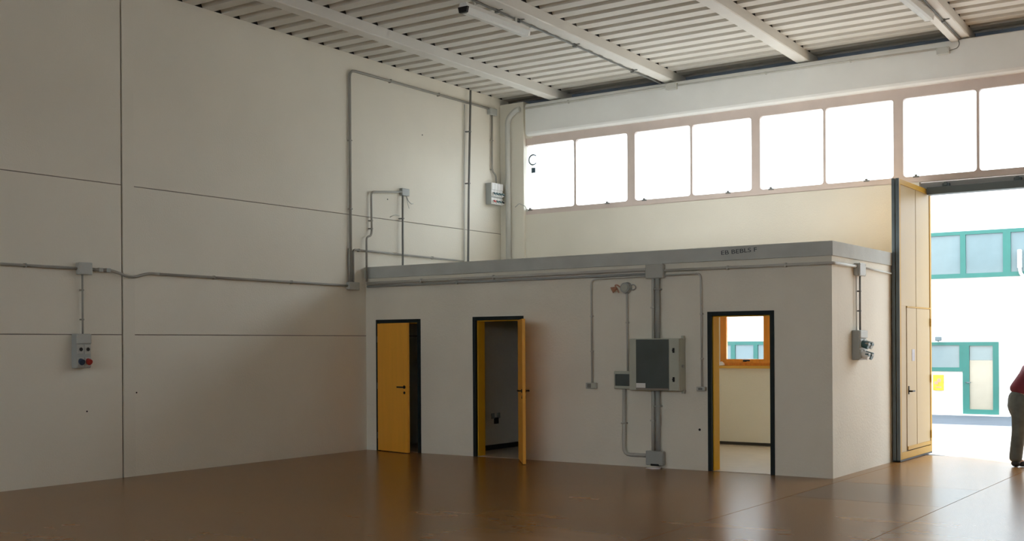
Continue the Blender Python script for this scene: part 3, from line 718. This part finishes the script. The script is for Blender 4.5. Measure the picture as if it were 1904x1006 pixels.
def beam_conduit(pts, r, mt, clips, label):
    o = tag(MB().tube(pts, r, 0).build('conduit', mt), label, 'conduit')
    for y in clips:
        a = [Vector(p) for p in pts]; t = (y - a[0].y) / (a[-1].y - a[0].y); c = a[0].lerp(a[-1], t)
        mb = MB(); mb.box((c.x - .03, y - .02, c.z - .03), (c.x + .03, y + .02, c.z + .03), .004); mb.box((c.x - .006, y - .008, c.z), (c.x + .09, y + .008, c.z + .012)); mb.build('clip', M['pipedark'], o)
    return o
xc2 = lambda y: 3.72 + .16 * (3.75 - y) / 5.5 - .235
beam_conduit([(xc2(3.7), 3.7, 6.20), (xc2(-6), -6, ZD(-6) - .165)], .016, M['pipedark'], (-1.35, -.8, .75, 2.65), 'dark conduit clipped along the left edge of the second roof beam')
xc4 = lambda y: 8.57 + .21 * (3.75 - y) / 5.5 - .125
beam_conduit([(xc4(3.73), 3.73, ZD(3.73) - .182), (xc4(-6), -6, ZD(-6) - .182)], .014, M['pipedark'], (2.6, 1.2), 'dark conduit clipped along the underside of the fourth roof beam')
mb = MB(); vv = []
for y in (2.06, 3.73):
    x1 = xc4(y) - .018; zt = ZD(y) - .167
    vv += [(x1 - .11, y, zt - .05), (x1, y, zt - .05), (x1, y, zt), (x1 - .11, y, zt)]
mb.mesh(vv, [(0, 1, 2, 3), (7, 6, 5, 4), (0, 4, 5, 1), (1, 5, 6, 2), (2, 6, 7, 3), (3, 7, 4, 0)])
tag(mb.build('cable_trunking', M['beam']), 'white cable trunking under the fourth roof beam beyond its tube light', 'trunking')

# ================================================================== OUTSIDE
GZ_ = lambda y: -.008 - .0206 * (y - 3.72)
yd = empty('yard', (8, 8, 0), 'pale concrete yard in bright light outside the gate', 'yard', kind='structure')
mb = MB(); a, b = 3.72, 12.8
mb.mesh([(-25, a, GZ_(a)), (45, a, GZ_(a)), (45, b, GZ_(b)), (-25, b, GZ_(b)), (-25, a, -.9), (45, a, -.9), (45, b, -.9), (-25, b, -.9)], [(0, 1, 2, 3), (4, 7, 6, 5), (0, 4, 5, 1), (2, 6, 7, 3), (1, 5, 6, 2), (0, 3, 7, 4)])
mb.build('concrete_apron', M['ground'], yd)
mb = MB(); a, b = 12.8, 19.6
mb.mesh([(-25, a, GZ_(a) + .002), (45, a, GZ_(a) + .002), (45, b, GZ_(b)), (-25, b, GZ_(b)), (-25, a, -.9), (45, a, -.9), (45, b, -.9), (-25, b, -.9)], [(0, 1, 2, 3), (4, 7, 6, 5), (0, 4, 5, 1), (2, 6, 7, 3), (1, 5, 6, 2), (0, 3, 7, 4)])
mb.build('shade_strip', M['shadeground'], yd)  # strip coloured dark as the opposite building's shadow on the ground

YO = 19.5
bd = empty('building', (4, YO, -.35), 'white industrial building opposite with sea green windows and door', 'building')
MB().box((-14, YO, -.5), (30, YO + 8, 6.1)).build('wall', M['facade'], bd)
MB().box((-14.1, YO - .06, 6.1), (30.1, YO + 8.1, 6.25), .01).build('roof_edge', M['facade'], bd)
FO = FRONT(YO)
def gwin(x0, x1, z0, z1, mull, name='window', fr=.10, frb=.12, mats=None, frl=None):
    loops = [[(x0, z0), (x1, z0), (x1, z1), (x0, z1)]]; edges = [x0 + (frl or fr)] ; spans = []
    cur = x0 + (frl or fr)
    for (m0, m1) in mull: spans.append((cur, m0)); cur = m1
    spans.append((cur, x1 - fr))
    for a, b in spans: loops.append([(a, z0 + frb), (b, z0 + frb), (b, z1 - fr), (a, z1 - fr)])
    o = MB(FRONT(YO - .03)).from_me(flat_curve(loops, .06)).build(name, M['green'], bd)
    for i, (a, b) in enumerate(spans):
        MB(FO).box((a - .01, z0 + frb - .01, .008), (b + .01, z1 - fr + .01, .022)).build('pane', M[(mats or ['paneblue'] * 9)[i]], o)
    return o
gwin(3.42, 5.83, 3.49, 4.79, [(4.61, 4.754)])
gwin(5.83, 8.3, 3.49, 4.79, [(7.05, 7.19)])
gwin(8.3, 10.8, 3.49, 4.79, [(9.5, 9.64)])
gwin(3.40, 4.66, .885, 1.705, [], fr=.09, frb=.11)
gwin(-2.62, -1.05, .80, 1.765, [(-2.295, -2.15), (-1.54, -1.40)], fr=.11)
d = MB(FRONT(YO - .035)).from_me(flat_curve([[(4.66, -.325), (5.60, -.325), (5.60, 1.705), (4.66, 1.705)], [(4.835, -.165), (5.455, -.165), (5.455, 1.60), (4.835, 1.60)]], .07)).build('door', M['green'], bd)
MB(FO).box((4.82, 1.20, .008), (5.47, 1.61, .022)).build('upper_pane', M['paneblue'], d)
MB(FO).box((4.82, -.18, .008), (5.47, 1.195, .022)).build('lower_pane', M['panewarm'], d)
mb = MB(FO); mb.cyl((4.76, .58, .06), (4.76, .58, .12), .015, n=8); mb.box((4.745, .565, .10), (4.88, .595, .12), .004); mb.build('door_handle', M['steel'], d)
MB().box((3.3, YO - .32, GZ_(YO) - .05), (5.9, YO, GZ_(YO) + .035), .01).build('door_step', M['facade'], bd)
p = empty('sign_box', (4.02, YO, .35), 'yellow sign box on the white facade below the green window', 'sign')
MB(FO).box((3.86, .345, 0), (4.14, .785, .10), .01).build('sign_body', M['yellowbox'], p)
mb = MB(FO); mb.box((3.90, .52, .10), (4.00, .60, .106)); mb.box((3.95, .42, .10), (4.09, .455, .106)); mb.cyl((4.03, .63, .10), (4.03, .63, .106), .055)
mb.build('sign_mark', M['rust'], p)
p = empty('floodlight', (4.06, YO, 1.70), 'small grey floodlight above the green ground-floor window', 'lamp')
MB(FO).tube([(4.0, 1.73, .03), (4.0, 1.76, .15), (4.04, 1.79, .2)], .018, .05).build('arm', M['pipedark'], p)
MB(FO).box((3.97, 1.74, .16), (4.13, 1.86, .30), .02).build('lamp_head', M['steel'], p)
p = empty('downpipe', (6.45, YO, -.3), 'pale grey downpipe with a white hopper on the opposite facade', 'pipe')
MB(FO).cyl((6.28, -.32, .12), (6.28, 3.36, .12), .07, n=14).build('pipe', M['pipelight'], p)
MB(FO).box((6.11, 3.70, .04), (6.22, 4.20, .16), .02).build('hopper', M['white'], p)
MB(FO).tube([(6.165, 3.71, .10), (6.19, 3.55, .12), (6.28, 3.45, .12), (6.28, 3.34, .12)], .045, .06).build('elbow', M['pipelight'], p)

# ================================================================== PERSON
def skin(name, nodes, edges, material, parent, sub=2):
    me = bpy.data.meshes.new(name)
    me.from_pydata([n[0] for n in nodes], edges, [])
    ob = bpy.data.objects.new(name, me); COL.objects.link(ob)
    sk = ob.modifiers.new('skin', 'SKIN'); sk.use_smooth_shade = True
    for i, n in enumerate(nodes):
        r = n[1]; me.skin_vertices[0].data[i].radius = r if isinstance(r, tuple) else (r, r)
        me.skin_vertices[0].data[i].use_root = (i == 0)
    sb = ob.modifiers.new('sub', 'SUBSURF'); sb.levels = sub; sb.render_levels = sub
    dg = bpy.context.evaluated_depsgraph_get(); dg.update()
    nm = bpy.data.meshes.new_from_object(ob.evaluated_get(dg))
    bpy.data.objects.remove(ob); bpy.data.meshes.remove(me)
    for pl in nm.polygons: pl.use_smooth = True
    mb = MB(); q = bmesh.new(); q.from_mesh(nm); bpy.data.meshes.remove(nm)
    mb._add(q, True)
    return mb
PF = Vector((.82, .573, 0)); PL_ = Vector((-.573, .82, 0)); PO = Vector((9.392, 2.776, 0))
P = lambda f, l, z: PO + PF * f + PL_ * l + Vector((0, 0, z))
pe = empty('person', PO, 'person in dark red top and grey trousers bending forward at the right edge', 'person')
nodes = [(P(0, 0, .92), (.14, .12)), (P(.06, 0, 1.06), (.12, .105)), (P(.17, 0, 1.22), (.13, .11)), (P(.27, 0, 1.37), (.145, .105)), (P(.345, 0, 1.47), .06), (P(.385, 0, 1.52), .052),
         (P(.43, 0, 1.585), (.075, .088)), (P(.475, 0, 1.655), (.078, .092)), (P(.50, 0, 1.70), (.055, .06))]
edges = [(i, i + 1) for i in range(8)]
for sgn, knee, ank, toe in ((-1, (-.015, -.10, .49), (-.085, -.10, .10), (.06, -.115, .045)), (1, (.17, .10, .50), (.40, .105, .10), (.54, .12, .045))):
    i = len(nodes)
    nodes += [(P(.0, sgn * .095, .84), .095), (P(*[(a + b) / 2 for a, b in zip((.0, sgn * .095, .84), knee)]), .08), (P(*knee), .06), (P(*[a * .6 + b * .4 for a, b in zip(knee, ank)]), .058), (P(*ank), .042), (P(*toe), (.038, .028))]
    edges += [(0, i)] + [(i + k, i + k + 1) for k in range(5)]
hands = []
for sgn in (-1, 1):
    i = len(nodes)
    sh, el, wr_, pm = (.285, sgn * .185, 1.385), (.43, sgn * .22, 1.14), (.63, sgn * .15, 1.02), (.70, sgn * .13, 1.00)
    nodes += [(P(*sh), .06), (P(*[(a + b) / 2 for a, b in zip(sh, el)]), .048), (P(*el), .04), (P(*[(a + b) / 2 for a, b in zip(el, wr_)]), .036), (P(*wr_), .026), (P(*pm), (.042, .018))]
    edges += [(3, i)] + [(i + k, i + k + 1) for k in range(5)]
    hands.append((sgn, pm))
body = skin('body', nodes, edges, M['skin'], pe)
for sgn, pm in hands:                                    # five fingers each, rooted in the palm, slightly curled
    for k in range(4):
        l0 = pm[1] + (k - 1.5) * .019; ln = (.07, .08, .075, .06)[k]
        body.tube([P(pm[0] + .0, l0, pm[2]), P(pm[0] + .05, l0 * 1.0, pm[2] - .004), P(pm[0] + .05 + ln * .55, l0, pm[2] - .025), P(pm[0] + .05 + ln * .85, l0, pm[2] - .055)], .0085, .012, n=6)
    body.tube([P(pm[0] - .03, pm[1] - sgn * .025, pm[2] - .005), P(pm[0] + .0, pm[1] - sgn * .055, pm[2] - .02), P(pm[0] + .04, pm[1] - sgn * .058, pm[2] - .04)], .010, .012, n=6)
# face: nose, ears, brow
hc = P(.465, 0, 1.635); face = (PF * .86 + Vector((0, 0, -.5))).normalized(); hup = (PF * .5 + Vector((0, 0, .86))).normalized()
FT = Matrix(((face.x, PL_.x, hup.x, hc.x), (face.y, PL_.y, hup.y, hc.y), (face.z, PL_.z, hup.z, hc.z), (0, 0, 0, 1)))
T0 = body.T; body.T = FT
body.sph((.10, 0, -.015), .02, (1.1, .8, 1.3), 8)
for s_ in (-1, 1): body.sph((.0, s_ * .085, -.01), .03, (.6, .35, 1), 8)
body.T = T0
bo = body.build('body', M['skin'], pe)
for s_ in (-1, 1): MB(FT).sph((.082, s_ * .033, .02), .011, n=8).build('eye', M['white'], bo)
MB(FT).sph((.085, 0, -.055), .02, (.5, 1.2, .35), 8).build('mouth', M['red'], bo)
MB(FT).sph((-.02, 0, .035), .105, (1.0, .92, .95), 14).build('hair', M['hair'], pe)
# trousers
nodes = [(P(.0, 0, .93), (.165, .150)), (P(.045, 0, 1.05), (.150, .130))]
edges = [(0, 1)]
for sgn, knee, ank in ((-1, (-.02, -.10, .49), (-.075, -.10, .05)), (1, (.165, .10, .50), (.40, .105, .05))):
    i = len(nodes); mid = [(a + b) / 2 for a, b in zip((.0, sgn * .095, .84), knee)]; cal = [(a + b) / 2 for a, b in zip(knee, ank)]
    nodes += [(P(.0, sgn * .09, .83), .118), (P(*mid), .108), (P(*knee), .094), (P(*cal), .092), (P(*ank), .088)]
    edges += [(0, i)] + [(i + k, i + k + 1) for k in range(4)]
skin('trousers', nodes, edges, M['trousers'], pe).build('trousers', M['trousers'], pe)
# top with sleeves
nodes = [(P(.0, 0, .965), (.172, .150)), (P(.055, 0, 1.06), (.165, .142)), (P(.17, 0, 1.22), (.160, .138)), (P(.27, 0, 1.37), (.168, .125)), (P(.325, 0, 1.445), (.085, .075))]
edges = [(i, i + 1) for i in range(4)]
for sgn in (-1, 1):
    i = len(nodes); sh, el = (.285, sgn * .185, 1.385), (.43, sgn * .22, 1.14)
    nodes += [(P(*sh), .078), (P(*[(a + b) / 2 for a, b in zip(sh, el)]), .068), (P(*[a * .15 + b * .85 for a, b in zip(sh, el)]), .062)]
    edges += [(3, i), (i, i + 1), (i + 1, i + 2)]
skin('shirt', nodes, edges, M['shirt'], pe).build('shirt', M['shirt'], pe)
for (f0, l0, f1, l1) in ((-.095, -.10, .10, -.12), (.40, .105, .59, .125)):
    sh = MB(); 
    sh.sph(P(f0 + .03, (l0 * .8 + l1 * .2), .048), .062, (1, 1, .78), 12); sh.sph(P((f0 + f1) / 2 + .02, (l0 + l1) / 2, .042), .060, (1.0, .95, .66), 12); sh.sph(P(f1, l1, .034), .056, (1, 1, .58), 12)
    so = sh.build('shoe', M['shoe'], pe)
